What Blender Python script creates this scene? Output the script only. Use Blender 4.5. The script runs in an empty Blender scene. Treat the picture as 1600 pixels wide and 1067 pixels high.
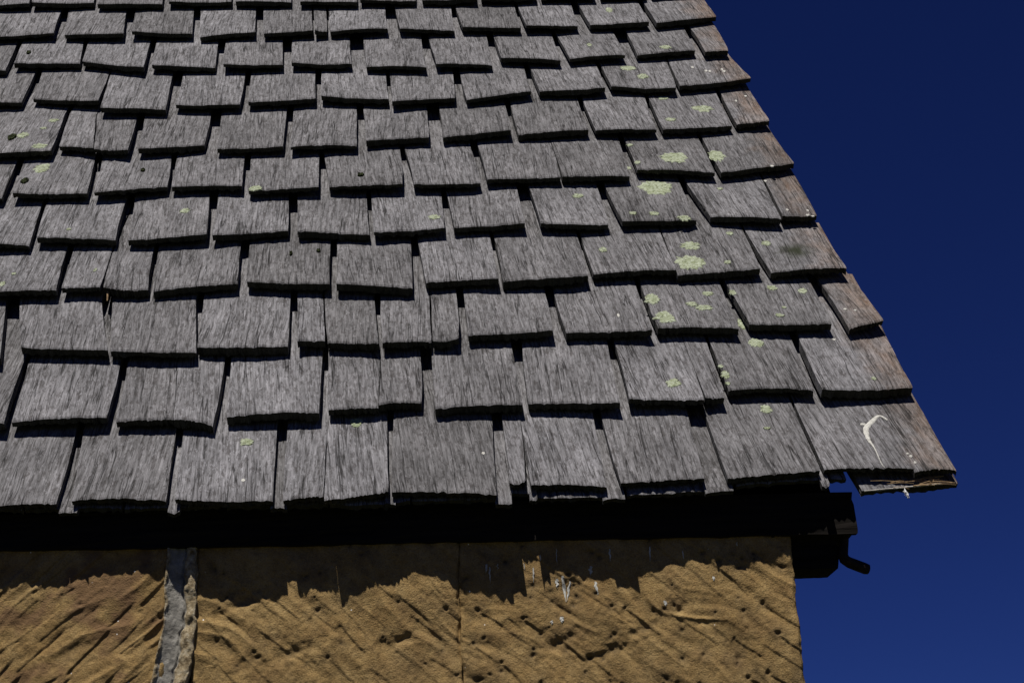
import bpy, math, random
import numpy as np
from mathutils import Vector, Matrix, noise as mnoise

sc = bpy.context.scene
# ---------------------------------------------------------------- camera
PITCH_ROOF = 0.9788818
cam_d = bpy.data.cameras.new("camera")
cam = bpy.data.objects.new("camera", cam_d)
sc.collection.objects.link(cam)
cam_d.sensor_width = 36.0
cam_d.lens = 54.0
cam_d.clip_start = 0.05
cam_d.clip_end = 2000
R_ = Vector((0.9989859510751814, -0.023561151238651525, -0.03836589249222042))
U_ = Vector((0.02666265170437808, -0.3770536749113728, 0.9258075551862385))
F_ = Vector((0.03627909258107554, 0.9258916774591606, 0.37604312126849976))
cam.matrix_world = Matrix(((R_.x, U_.x, -F_.x, -0.7685269646), (R_.y, U_.y, -F_.y, -2.2610744998),
                           (R_.z, U_.z, -F_.z, -0.6892550814), (0, 0, 0, 1)))
sc.camera = cam
# ---------------------------------------------------------------- light
SUN_EL, SUN_AZ = 66.5, 20.0            # azimuth measured from the wall's normal towards the left
world = bpy.data.worlds.new("World"); sc.world = world
world.use_nodes = True
wn = world.node_tree.nodes; wl = world.node_tree.links
sky = wn.new("ShaderNodeTexSky"); sky.sky_type = 'NISHITA'; sky.sun_disc = False
sky.sun_elevation = math.radians(SUN_EL); sky.sun_rotation = math.radians(180 + SUN_AZ)
sky.altitude = 1500; sky.air_density = 0.8; sky.dust_density = 0.0; sky.ozone_density = 4.0
tint = wn.new("ShaderNodeMix"); tint.data_type = 'RGBA'; tint.blend_type = 'MULTIPLY'      # the deep blue of this clear sky
tint.inputs[0].default_value = 1; tint.inputs[7].default_value = (.135, .20, .545, 1)
wl.new(sky.outputs[0], tint.inputs[6]); wl.new(tint.outputs[2], wn["Background"].inputs[0])
wn["Background"].inputs[1].default_value = 0.05
sun_d = bpy.data.lights.new("sun", 'SUN'); sun_d.energy = 5.0; sun_d.angle = math.radians(0.53)
sun_d.color = (1.0, 0.965, 0.915)
sun = bpy.data.objects.new("sun", sun_d); sc.collection.objects.link(sun)
e_, a_ = math.radians(SUN_EL), math.radians(SUN_AZ)
to_sun = Vector((-math.cos(e_) * math.sin(a_), -math.cos(e_) * math.cos(a_), math.sin(e_)))
sun.rotation_euler = to_sun.to_track_quat('Z', 'Y').to_euler()
sc.view_settings.view_transform = 'Standard'; sc.view_settings.look = 'None'
sc.view_settings.gamma = 1.0; sc.view_settings.use_curve_mapping = False
sc.view_settings.exposure = 0.08
sc.render.engine = 'CYCLES'

# measured positions on the roof plane (metres): course, then lower-left, lower-right, upper-left, upper-right corner
SH=[
(0,-1.5045,-0.0327,-1.3755,-0.0243,-1.5333,0.1903,-1.3893,0.1863),
(0,-1.3538,-0.0186,-1.2119,-0.0263,-1.3768,0.1856,-1.2270,0.1853),
(0,-1.1986,-0.0253,-1.0510,-0.0334,-1.2144,0.1766,-1.0641,0.1844),
(0,-1.0354,-0.0360,-0.9745,-0.0289,-1.0463,0.1834,-0.9813,0.1838),
(0,-0.9728,-0.0394,-0.8772,-0.0237,-0.9812,0.1899,-0.8850,0.1928),
(0,-0.8724,-0.0205,-0.7137,-0.0396,-0.8745,0.1881,-0.7131,0.1832),
(0,-0.6930,-0.0073,-0.6682,-0.0015,-0.6969,0.1946,-0.6675,0.1909),
(0,-0.6601,-0.0162,-0.5456,-0.0260,-0.6670,0.1909,-0.5471,0.1801),
(0,-0.5235,-0.0201,-0.3924,-0.0112,-0.5328,0.1752,-0.3909,0.1796),
(0,-0.3582,-0.0131,-0.2111,0.0025,-0.3631,0.1947,-0.2135,0.2011),
(0,-0.2034,0.0057,-0.0663,-0.0018,-0.2089,0.2029,-0.0669,0.2035),
(0,-0.0664,-0.0091,-0.0024,-0.0090,-0.0664,0.2013,-0.0041,0.2085),
(1,-1.6006,0.1721,-1.4975,0.1743,-1.6221,0.3828,-1.5175,0.3838),
(1,-1.4882,0.1818,-1.3360,0.1834,-1.5075,0.3786,-1.3487,0.3788),
(1,-1.3204,0.1765,-1.2290,0.1755,-1.3368,0.3735,-1.2516,0.3687),
(1,-1.2280,0.1754,-1.1631,0.1577,-1.2505,0.3686,-1.1703,0.3780),
(1,-1.1434,0.1808,-0.9937,0.1826,-1.1586,0.3820,-1.0022,0.3942),
(1,-0.9799,0.1942,-0.8988,0.1979,-0.9916,0.3842,-0.9015,0.3837),
(1,-0.8979,0.2020,-0.8278,0.2107,-0.9010,0.3837,-0.8325,0.3916),
(1,-0.8057,0.1886,-0.6624,0.1889,-0.8124,0.3976,-0.6721,0.3944),
(1,-0.6524,0.1987,-0.5032,0.1841,-0.6523,0.4077,-0.5027,0.3991),
(1,-0.4872,0.1958,-0.3648,0.1868,-0.4907,0.4057,-0.3691,0.4060),
(1,-0.3621,0.1909,-0.3299,0.1933,-0.3676,0.4084,-0.3274,0.4110),
(1,-0.3179,0.2203,-0.1771,0.2167,-0.3225,0.4058,-0.1769,0.4146),
(1,-0.1657,0.2053,-0.0118,0.2117,-0.1622,0.4138,-0.0052,0.4296),
(2,-1.6671,0.3659,-1.5467,0.3637,-1.7102,0.5952,-1.5933,0.5884),
(2,-1.5199,0.3969,-1.3674,0.3789,-1.5692,0.5950,-1.4170,0.5808),
(2,-1.3630,0.3786,-1.2142,0.3632,-1.3979,0.5850,-1.2446,0.5761),
(2,-1.2164,0.3867,-1.0593,0.3801,-1.2311,0.5887,-1.0719,0.5848),
(2,-1.0433,0.3863,-0.9960,0.3907,-1.0589,0.5841,-1.0132,0.5868),
(2,-0.9914,0.3881,-0.9024,0.3759,-1.0096,0.5866,-0.9170,0.5731),
(2,-0.8957,0.3755,-0.8117,0.3849,-0.9065,0.5752,-0.8156,0.5861),
(2,-0.8094,0.3848,-0.7639,0.3846,-0.8144,0.5860,-0.7670,0.5860),
(2,-0.7468,0.4028,-0.5985,0.4065,-0.7538,0.5961,-0.6032,0.5983),
(2,-0.5749,0.4051,-0.4248,0.3965,-0.5867,0.5946,-0.4319,0.6077),
(2,-0.4132,0.4080,-0.2722,0.3975,-0.4230,0.6016,-0.2747,0.6013),
(2,-0.2504,0.4110,-0.1053,0.4076,-0.2644,0.5979,-0.1062,0.5914),
(2,-0.0767,0.3936,-0.0116,0.4122,-0.0877,0.5931,-0.0269,0.6092),
(3,-1.6426,0.5756,-1.4959,0.5804,-1.6629,0.7831,-1.5172,0.7805),
(3,-1.4865,0.5852,-1.4166,0.5838,-1.5047,0.7798,-1.4288,0.7692),
(3,-1.4117,0.5889,-1.3297,0.5787,-1.4251,0.7690,-1.3490,0.7705),
(3,-1.3199,0.5755,-1.1680,0.5909,-1.3410,0.7821,-1.1830,0.7880),
(3,-1.1509,0.5954,-0.9980,0.5756,-1.1655,0.7993,-1.0076,0.7745),
(3,-0.9849,0.5721,-0.8452,0.5559,-0.9949,0.7707,-0.8516,0.7622),
(3,-0.8208,0.5788,-0.6876,0.5765,-0.8394,0.7860,-0.6975,0.7838),
(3,-0.6793,0.5760,-0.5216,0.5805,-0.6898,0.7895,-0.5272,0.7861),
(3,-0.5106,0.5965,-0.3548,0.5985,-0.5197,0.7856,-0.3619,0.7918),
(3,-0.3540,0.5873,-0.1981,0.5949,-0.3586,0.7885,-0.1988,0.8074),
(3,-0.1795,0.5854,-0.0389,0.5855,-0.1930,0.7755,-0.0455,0.7982),
(4,-1.7212,0.7524,-1.5813,0.7500,-1.7394,0.9592,-1.6018,0.9543),
(4,-1.5709,0.7735,-1.4193,0.7614,-1.5923,0.9638,-1.4339,0.9610),
(4,-1.3946,0.7600,-1.2452,0.7693,-1.4191,0.9806,-1.2683,0.9852),
(4,-1.2332,0.7625,-1.0899,0.7846,-1.2489,0.9772,-1.1061,0.9754),
(4,-1.0707,0.7773,-0.9310,0.7567,-1.0860,0.9707,-0.9455,0.9656),
(4,-0.9224,0.7592,-0.7849,0.7757,-0.9349,0.9650,-0.7917,0.9632),
(4,-0.7661,0.7808,-0.6284,0.7820,-0.7811,0.9660,-0.6351,0.9851),
(4,-0.5970,0.7832,-0.4646,0.7753,-0.6111,0.9871,-0.4697,0.9891),
(4,-0.4370,0.7862,-0.2877,0.7963,-0.4518,0.9809,-0.2956,0.9999),
(4,-0.2592,0.8074,-0.1250,0.7770,-0.2816,0.9847,-0.1204,1.0217),
(4,-0.1199,0.7894,-0.0500,0.7948,-0.1170,1.0251,-0.0483,1.0282),
(5,-1.8203,0.9441,-1.6749,0.9386,-1.8421,1.1596,-1.6946,1.1542),
(5,-1.6562,0.9510,-1.5070,0.9487,-1.6803,1.1571,-1.5338,1.1787),
(5,-1.4920,0.9444,-1.3506,0.9770,-1.5163,1.1661,-1.3711,1.1725),
(5,-1.3409,0.9730,-1.1973,0.9677,-1.3553,1.1676,-1.2117,1.1587),
(5,-1.1820,0.9460,-1.0397,0.9477,-1.1979,1.1578,-1.0523,1.1565),
(5,-1.0195,0.9568,-0.8694,0.9511,-1.0440,1.1560,-0.8789,1.1651),
(5,-0.8460,0.9566,-0.7100,0.9553,-0.8693,1.1645,-0.7265,1.1674),
(5,-0.6962,0.9755,-0.5443,0.9769,-0.7110,1.1782,-0.5515,1.1841),
(5,-0.5401,0.9802,-0.4009,0.9788,-0.5493,1.1760,-0.4012,1.1867),
(5,-0.3813,1.0100,-0.2233,0.9822,-0.3887,1.1979,-0.2268,1.2040),
(5,-0.2101,0.9814,-0.0504,1.0226,-0.2172,1.2115,-0.0598,1.2303),
(6,-1.7829,1.1313,-1.6164,1.1362,-1.8124,1.3879,-1.6393,1.3769),
(6,-1.6085,1.1741,-1.5295,1.1461,-1.6277,1.3762,-1.5664,1.3637),
(6,-1.5281,1.1460,-1.4529,1.1260,-1.5650,1.3636,-1.4723,1.3491),
(6,-1.4331,1.1362,-1.2973,1.1625,-1.4550,1.3566,-1.3095,1.3733),
(6,-1.2664,1.1335,-1.1269,1.1364,-1.2858,1.3805,-1.1392,1.3755),
(6,-1.1099,1.1276,-0.9702,1.1343,-1.1239,1.3833,-0.9813,1.3786),
(6,-0.9508,1.1604,-0.8160,1.1717,-0.9643,1.3557,-0.8225,1.3729),
(6,-0.7856,1.1698,-0.6376,1.1966,-0.7934,1.3755,-0.6441,1.3836),
(6,-0.6213,1.1875,-0.4668,1.1980,-0.6301,1.4006,-0.4742,1.4132),
(6,-0.4515,1.1970,-0.3191,1.1887,-0.4624,1.4125,-0.3185,1.4123),
(6,-0.3047,1.1918,-0.1494,1.2107,-0.3093,1.4026,-0.1497,1.4429),
(6,-0.1374,1.2224,-0.0641,1.2261,-0.1387,1.4190,-0.0678,1.4469),
(7,-1.8935,1.4023,-1.7392,1.4101,-1.9219,1.6423,-1.7582,1.6316),
(7,-1.7196,1.4312,-1.5633,1.3944,-1.7435,1.6406,-1.5801,1.6151),
(7,-1.5488,1.3411,-1.4032,1.3362,-1.5755,1.6147,-1.4266,1.6050),
(7,-1.3856,1.3611,-1.2404,1.3562,-1.4020,1.6034,-1.2544,1.5888),
(7,-1.2235,1.3727,-1.0731,1.3852,-1.2396,1.6076,-1.0884,1.6076),
(7,-1.0606,1.3933,-0.9073,1.3701,-1.0730,1.6066,-0.9207,1.5867),
(7,-0.8979,1.3430,-0.7550,1.3692,-0.9092,1.5565,-0.7601,1.5762),
(7,-0.7305,1.3588,-0.5817,1.3986,-0.7433,1.5751,-0.5892,1.5949),
(7,-0.5622,1.4065,-0.4099,1.4104,-0.5764,1.6041,-0.4168,1.6240),
(7,-0.3949,1.4279,-0.2465,1.4044,-0.4075,1.6234,-0.2418,1.6381),
(7,-0.2372,1.4177,-0.0654,1.4534,-0.2370,1.6275,-0.0838,1.6536),
(8,-1.9616,1.5840,-1.8153,1.5842,-1.9975,1.8236,-1.8402,1.8131),
(8,-1.8038,1.6229,-1.6495,1.6228,-1.8283,1.8232,-1.6795,1.8242),
(8,-1.6439,1.6324,-1.4872,1.5675,-1.6645,1.8122,-1.5087,1.7909),
(8,-1.4730,1.5912,-1.3217,1.5764,-1.4929,1.8008,-1.3402,1.7851),
(8,-1.3019,1.5751,-1.1617,1.5757,-1.3208,1.7947,-1.1815,1.8019),
(8,-1.1412,1.5843,-0.9997,1.5750,-1.1579,1.8058,-1.0154,1.8018),
(8,-0.9624,1.5528,-0.8218,1.5337,-0.9799,1.7939,-0.8359,1.7897),
(8,-0.7977,1.5518,-0.6660,1.5481,-0.8182,1.7775,-0.6729,1.7733),
(8,-0.6431,1.5917,-0.5022,1.5672,-0.6560,1.7999,-0.5100,1.7900),
(8,-0.4801,1.5759,-0.3448,1.5923,-0.4988,1.7893,-0.3561,1.8134),
(8,-0.3146,1.6005,-0.1712,1.6272,-0.3206,1.8110,-0.1724,1.8352),
(8,-0.1497,1.6050,-0.0927,1.6116,-0.1570,1.8399,-0.0914,1.8702),
(9,-1.9030,1.7790,-1.7442,1.7957,-1.9401,2.0531,-1.7748,2.0418),
(9,-1.7171,1.7938,-1.5697,1.7785,-1.7562,2.0405,-1.6021,2.0055),
(9,-1.5510,1.7882,-1.4015,1.7781,-1.5808,2.0162,-1.4309,2.0243),
(9,-1.3802,1.7603,-1.2450,1.7731,-1.4133,2.0292,-1.2694,2.0255),
(9,-1.2238,1.7662,-1.1030,1.7746,-1.2474,2.0055,-1.1224,2.0030),
(9,-1.0974,1.7632,-1.0680,1.7722,-1.1190,2.0028,-1.0880,2.0130),
(9,-1.0601,1.7717,-0.9177,1.7787,-1.0768,1.9938,-0.9305,2.0021),
(9,-0.8875,1.7767,-0.7524,1.7676,-0.9072,2.0067,-0.7598,1.9965),
(9,-0.7315,1.7829,-0.5865,1.7731,-0.7496,2.0144,-0.5946,2.0162),
(9,-0.5735,1.7778,-0.4437,1.7803,-0.5879,2.0157,-0.4458,2.0184),
(9,-0.4129,1.7838,-0.2633,1.7964,-0.4303,2.0426,-0.2708,2.0379),
(9,-0.2449,1.7895,-0.0860,1.8422,-0.2563,2.0305,-0.0939,2.0448),
(10,-1.9792,1.9973,-1.8476,2.0004,-2.0214,2.2574,-1.8824,2.2544),
(10,-1.8409,2.0000,-1.6849,2.0076,-1.8788,2.2541,-1.7234,2.2568),
(10,-1.6701,1.9821,-1.5047,1.9829,-1.7067,2.2420,-1.5388,2.2438),
(10,-1.4884,1.9940,-1.3262,1.9890,-1.5215,2.2563,-1.3552,2.2514),
(10,-1.3163,1.9883,-1.1718,1.9783,-1.3429,2.2505,-1.1935,2.2400),
(10,-1.1481,1.9705,-1.0008,1.9603,-1.1701,2.2314,-1.0177,2.2207),
(10,-0.9931,1.9721,-0.8490,1.9683,-1.0096,2.2338,-0.8606,2.2302),
(10,-0.8325,1.9671,-0.6916,1.9636,-0.8448,2.2291,-0.6975,2.2256),
(10,-0.6797,1.9751,-0.5367,1.9714,-0.6868,2.2317,-0.5391,2.2282),
(10,-0.5230,1.9767,-0.3830,1.9732,-0.5247,2.2341,-0.3802,2.2309),
(10,-0.3691,1.9785,-0.2479,1.9827,-0.3690,2.2371,-0.2408,2.2420),
(10,-0.2338,1.9880,-0.1000,2.0041,-0.2338,2.2415,-0.1030,2.2605),
]
ST=[
(-1.5417,-0.0130,-1.4306,-0.0173,-0.0145,0),
(-1.4277,-0.0175,-1.2816,-0.0186,-0.0145,0),
(-1.2777,-0.0188,-1.1248,-0.0236,-0.0145,0),
(-1.1219,-0.0238,-0.9702,-0.0234,-0.0145,0),
(-0.9669,-0.0288,-0.8458,-0.0267,-0.0145,0),
(-0.8429,-0.0251,-0.6939,-0.0280,-0.0145,0),
(-0.6924,-0.0158,-0.6522,-0.0162,-0.0145,0),
(-0.6508,-0.0251,-0.5188,-0.0287,-0.0145,0),
(-0.5138,-0.0273,-0.3477,-0.0115,-0.0145,0),
(-0.3437,-0.0117,-0.1697,0.0005,-0.0145,0),
(-0.1498,-0.0242,0.0034,-0.0128,-0.0220,2),
(-1.3726,-0.0321,-1.3460,-0.0318,-0.0135,1),
(-1.2093,-0.0376,-1.1921,-0.0368,-0.0135,1),
(-1.0560,-0.0356,-1.0310,-0.0353,-0.0135,1),
(-0.8825,-0.0330,-0.8670,-0.0321,-0.0135,1),
(-0.7159,-0.0421,-0.6906,-0.0417,-0.0135,1),
(-0.6631,-0.0363,-0.6524,-0.0351,-0.0135,1),
(-0.5522,-0.0388,-0.5182,-0.0407,-0.0135,1),
(-0.3937,-0.0264,-0.3505,-0.0270,-0.0135,1),
(-0.2115,-0.0203,-0.1994,-0.0192,-0.0135,1),
]
LI=[
(-0.2954,1.0676,0.0298,0.0301),
(-0.3477,0.9605,0.0356,0.0387),
(-0.3128,0.7120,0.0209,0.0180),
(-0.3240,0.6364,0.0277,0.0345),
(-0.2044,1.0733,0.0176,0.0340),
(-0.3124,0.8010,0.0151,0.0127),
(-0.4113,0.8230,0.0076,0.0097),
(-0.3695,0.8205,0.0114,0.0096),
(-0.3947,1.0700,0.0081,0.0112),
(-0.3811,1.1537,0.0083,0.0078),
(-0.3770,1.0465,0.0067,0.0111),
(-0.2271,0.7619,0.0075,0.0092),
(-0.2540,0.6265,0.0072,0.0085),
(-0.1646,0.7123,0.0099,0.0120),
(-0.4089,0.5223,0.0140,0.0211),
(-0.3038,0.5402,0.0106,0.0107),
(-0.2576,0.5401,0.0070,0.0107),
(-0.3398,0.4973,0.0104,0.0104),
(-0.3967,0.4468,0.0193,0.0226),
(-0.3202,0.4806,0.0161,0.0128),
(-0.2548,0.4564,0.0069,0.0203),
(-0.1818,0.5573,0.0106,0.0108),
(-0.1280,0.5407,0.0094,0.0107),
(-0.1906,0.4425,0.0080,0.0075),
(-0.1759,0.4749,0.0046,0.0051),
(-0.2415,0.3818,0.0146,0.0167),
(-0.4071,0.2469,0.0139,0.0131),
(-0.3143,0.2726,0.0076,0.0155),
(-0.3181,0.3020,0.0044,0.0068),
(-0.3163,0.2418,0.0043,0.0065),
(-0.2598,0.1890,0.0105,0.0145),
(-0.2701,0.1302,0.0062,0.0040),
(-0.0693,0.2432,0.0043,0.0065),
(-1.1073,0.1331,0.0113,0.0118),
(-0.9350,0.1853,0.0105,0.0144),
(-1.6287,1.0905,0.0176,0.0262),
(-1.5900,0.6542,0.0048,0.0057),
(-1.6006,0.6107,0.0059,0.0111),
(-1.3043,0.8898,0.0103,0.0133),
(-1.1682,0.9551,0.0157,0.0138),
(-1.4412,0.6622,0.0036,0.0086),
(-1.5168,0.8070,0.0050,0.0063),
(-1.6536,1.3309,0.0115,0.0129),
(-1.6989,1.2351,0.0140,0.0163),
(-1.6643,1.2775,0.0071,0.0083),
(-1.6462,1.1610,0.0165,0.0157),
(-0.5126,0.9221,0.0117,0.0136),
(-0.4827,0.6982,0.0086,0.0118),
(-0.8048,0.8274,0.0127,0.0129),
(-0.2177,0.9421,0.0066,0.0069),
(-0.3415,1.5587,0.0183,0.0198),
(-0.3126,1.4934,0.0135,0.0192),
(-0.1960,1.3198,0.0231,0.0217),
(-0.2775,1.3961,0.0132,0.0135),
(-0.2801,1.2481,0.0127,0.0125),
(-0.3521,1.9077,0.0099,0.0239),
(-0.4236,1.6755,0.0062,0.0159),
(-0.2402,1.6475,0.0155,0.0157),
]
MO=[
(-1.6464,1.0125,0.0093,0.0179),
(-1.4130,1.0626,0.0054,0.0092),
(-0.9564,1.0057,0.0079,0.0108),
(-1.0798,0.7158,0.0037,0.0119),
(-1.0279,0.7246,0.0049,0.0075),
(-1.7197,1.2244,0.0112,0.0244),
(-1.7877,1.7032,0.0063,0.0159),
]
STAIN=(-0.1160,0.6706,0.0292,0.0413)
DR=[
(-0.0689,0.1432,0.0021,0.0040),
(-0.0787,0.1581,0.0031,0.0061),
(-0.0959,0.1407,0.0042,0.0080),
(-0.1107,0.1193,0.0041,0.0079),
(-0.1150,0.0860,0.0031,0.0058),
(-0.1122,0.0607,0.0015,0.0028),
(-0.1128,0.0155,0.0010,0.0018),
(-0.1124,0.1335,0.0052,0.0080),
(-1.1012,0.0222,0.0039,0.0054),
(-0.7307,0.0795,0.0030,0.0057),
(-0.4776,0.4616,0.0023,0.0101),
]
ND=[
(-0.1871,1.5535,0.0033,0.0099),
(-0.1597,1.5222,0.0038,0.0097),
(-0.1514,1.5168,0.0030,0.0097),
(-0.1182,1.5146,0.0045,0.0097),
(-0.1203,1.5294,0.0030,0.0097),
(-0.1133,1.3675,0.0029,0.0089),
(-0.0858,1.3974,0.0029,0.0090),
(-0.1002,1.0036,0.0040,0.0072),
(-0.1165,0.9782,0.0033,0.0071),
(-0.1033,0.8207,0.0032,0.0064),
(-0.0627,0.8183,0.0025,0.0064),
(-0.0677,0.7964,0.0038,0.0063),
(-0.0590,0.7895,0.0038,0.0047),
(-0.0610,0.0350,0.0025,0.0046),
(-0.0592,0.0162,0.0025,0.0046),
(-0.0640,0.0428,0.0015,0.0028),
(-0.1031,0.3878,0.0034,0.0048),
(-0.0679,0.4635,0.0034,0.0051),
(-0.0515,0.4548,0.0023,0.0038),
]

# ---------------------------------------------------------------- helpers
rng = random.Random(7)
def smooth(a, b, x):
    t = np.clip((x - a) / (b - a), 0, 1); return t * t * (3 - 2 * t)
def vnoise(x, y, seed=0):
    """smooth value noise on arrays, about -1..1"""
    xi = np.floor(x).astype(np.int64); yi = np.floor(y).astype(np.int64)
    fx = x - xi; fy = y - yi
    fx = fx * fx * (3 - 2 * fx); fy = fy * fy * (3 - 2 * fy)
    def h(i, j):
        n = (i * 374761393 + j * 668265263 + seed * 974711) & 0x7fffffff
        n = ((n ^ (n >> 13)) * 1274126177) & 0x7fffffff
        n = n ^ (n >> 16)
        return (n % 10007) / 10007.0 * 2 - 1
    return (h(xi, yi) * (1 - fx) + h(xi + 1, yi) * fx) * (1 - fy) + (h(xi, yi + 1) * (1 - fx) + h(xi + 1, yi + 1) * fx) * fy
def fbm(x, y, seed=0, oct=4):
    s = 0; a = 1; t = 0
    for k in range(oct):
        s = s + a * vnoise(x * 2**k, y * 2**k, seed + 31 * k); t += a; a *= .5
    return s / t
def link(name, me, parent=None, mat=None, loc=None):
    o = bpy.data.objects.new(name, me); sc.collection.objects.link(o)
    if parent: o.parent = parent
    if loc: o.location = loc
    if mat and me: me.materials.append(mat)
    return o
def mesh_of(name, V, F, smooth_=False):
    me = bpy.data.meshes.new(name); me.from_pydata([tuple(v) for v in V], [], F); me.update()
    if smooth_: me.polygons.foreach_set('use_smooth', [True] * len(me.polygons))
    return me

class NT:
    def __init__(s, name):
        s.m = bpy.data.materials.new(name); s.m.use_nodes = True
        s.n = s.m.node_tree.nodes; s.l = s.m.node_tree.links; s.b = s.n["Principled BSDF"]
        s.tc = s.n.new("ShaderNodeTexCoord")
    def put(s, node, key, v):
        if v is None: return
        i = node.inputs[key]
        if isinstance(v, bpy.types.NodeSocket): s.l.new(v, i)
        else: i.default_value = v
    def mapping(s, src, scale=(1, 1, 1), loc=(0, 0, 0), rot=(0, 0, 0)):
        m = s.n.new("ShaderNodeMapping"); s.put(m, 0, src); m.inputs['Scale'].default_value = scale
        s.put(m, 'Location', loc); m.inputs['Rotation'].default_value = rot; return m.outputs[0]
    def noise(s, vec, scale, detail=4, rough=.55, dist=0):
        n = s.n.new("ShaderNodeTexNoise"); s.put(n, 'Vector', vec); n.inputs['Scale'].default_value = scale
        n.inputs['Detail'].default_value = detail; n.inputs['Roughness'].default_value = rough
        n.inputs['Distortion'].default_value = dist; return n.outputs[0]
    def ramp(s, fac, pts, mode='LINEAR'):
        r = s.n.new("ShaderNodeValToRGB"); s.put(r, 0, fac); r.color_ramp.interpolation = mode
        el = r.color_ramp.elements
        while len(el) < len(pts): el.new(.5)
        for e, (p, c) in zip(el, pts):
            e.position = p; e.color = (c, c, c, 1) if isinstance(c, (int, float)) else (*c, 1)
        return r.outputs[0]
    def mix(s, fac, a, b, mode='MIX'):
        m = s.n.new("ShaderNodeMix"); m.data_type = 'RGBA'; m.blend_type = mode; m.clamp_factor = True
        ins = [i for i in m.inputs if i.enabled] if False else None
        s.put(m, 0, fac)
        for idx, v in ((6, a), (7, b)):
            if isinstance(v, tuple): v = (*v[:3], 1)
            s.put(m, idx, v)
        return m.outputs[2]
    def math(s, op, a, b=None, c=None):
        m = s.n.new("ShaderNodeMath"); m.operation = op; s.put(m, 0, a); s.put(m, 1, b); s.put(m, 2, c); return m.outputs[0]
    def bump(s, h, dist, strength=1, prev=None):
        b = s.n.new("ShaderNodeBump"); s.put(b, 'Height', h); b.inputs['Distance'].default_value = dist
        b.inputs['Strength'].default_value = strength
        if prev: s.l.new(prev, b.inputs['Normal'])
        return b.outputs[0]
    def sep(s, v):
        n = s.n.new("ShaderNodeSeparateXYZ"); s.put(n, 0, v); return n.outputs
    def comb(s, x, y, z):
        n = s.n.new("ShaderNodeCombineXYZ"); s.put(n, 0, x); s.put(n, 1, y); s.put(n, 2, z); return n.outputs[0]

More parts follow.
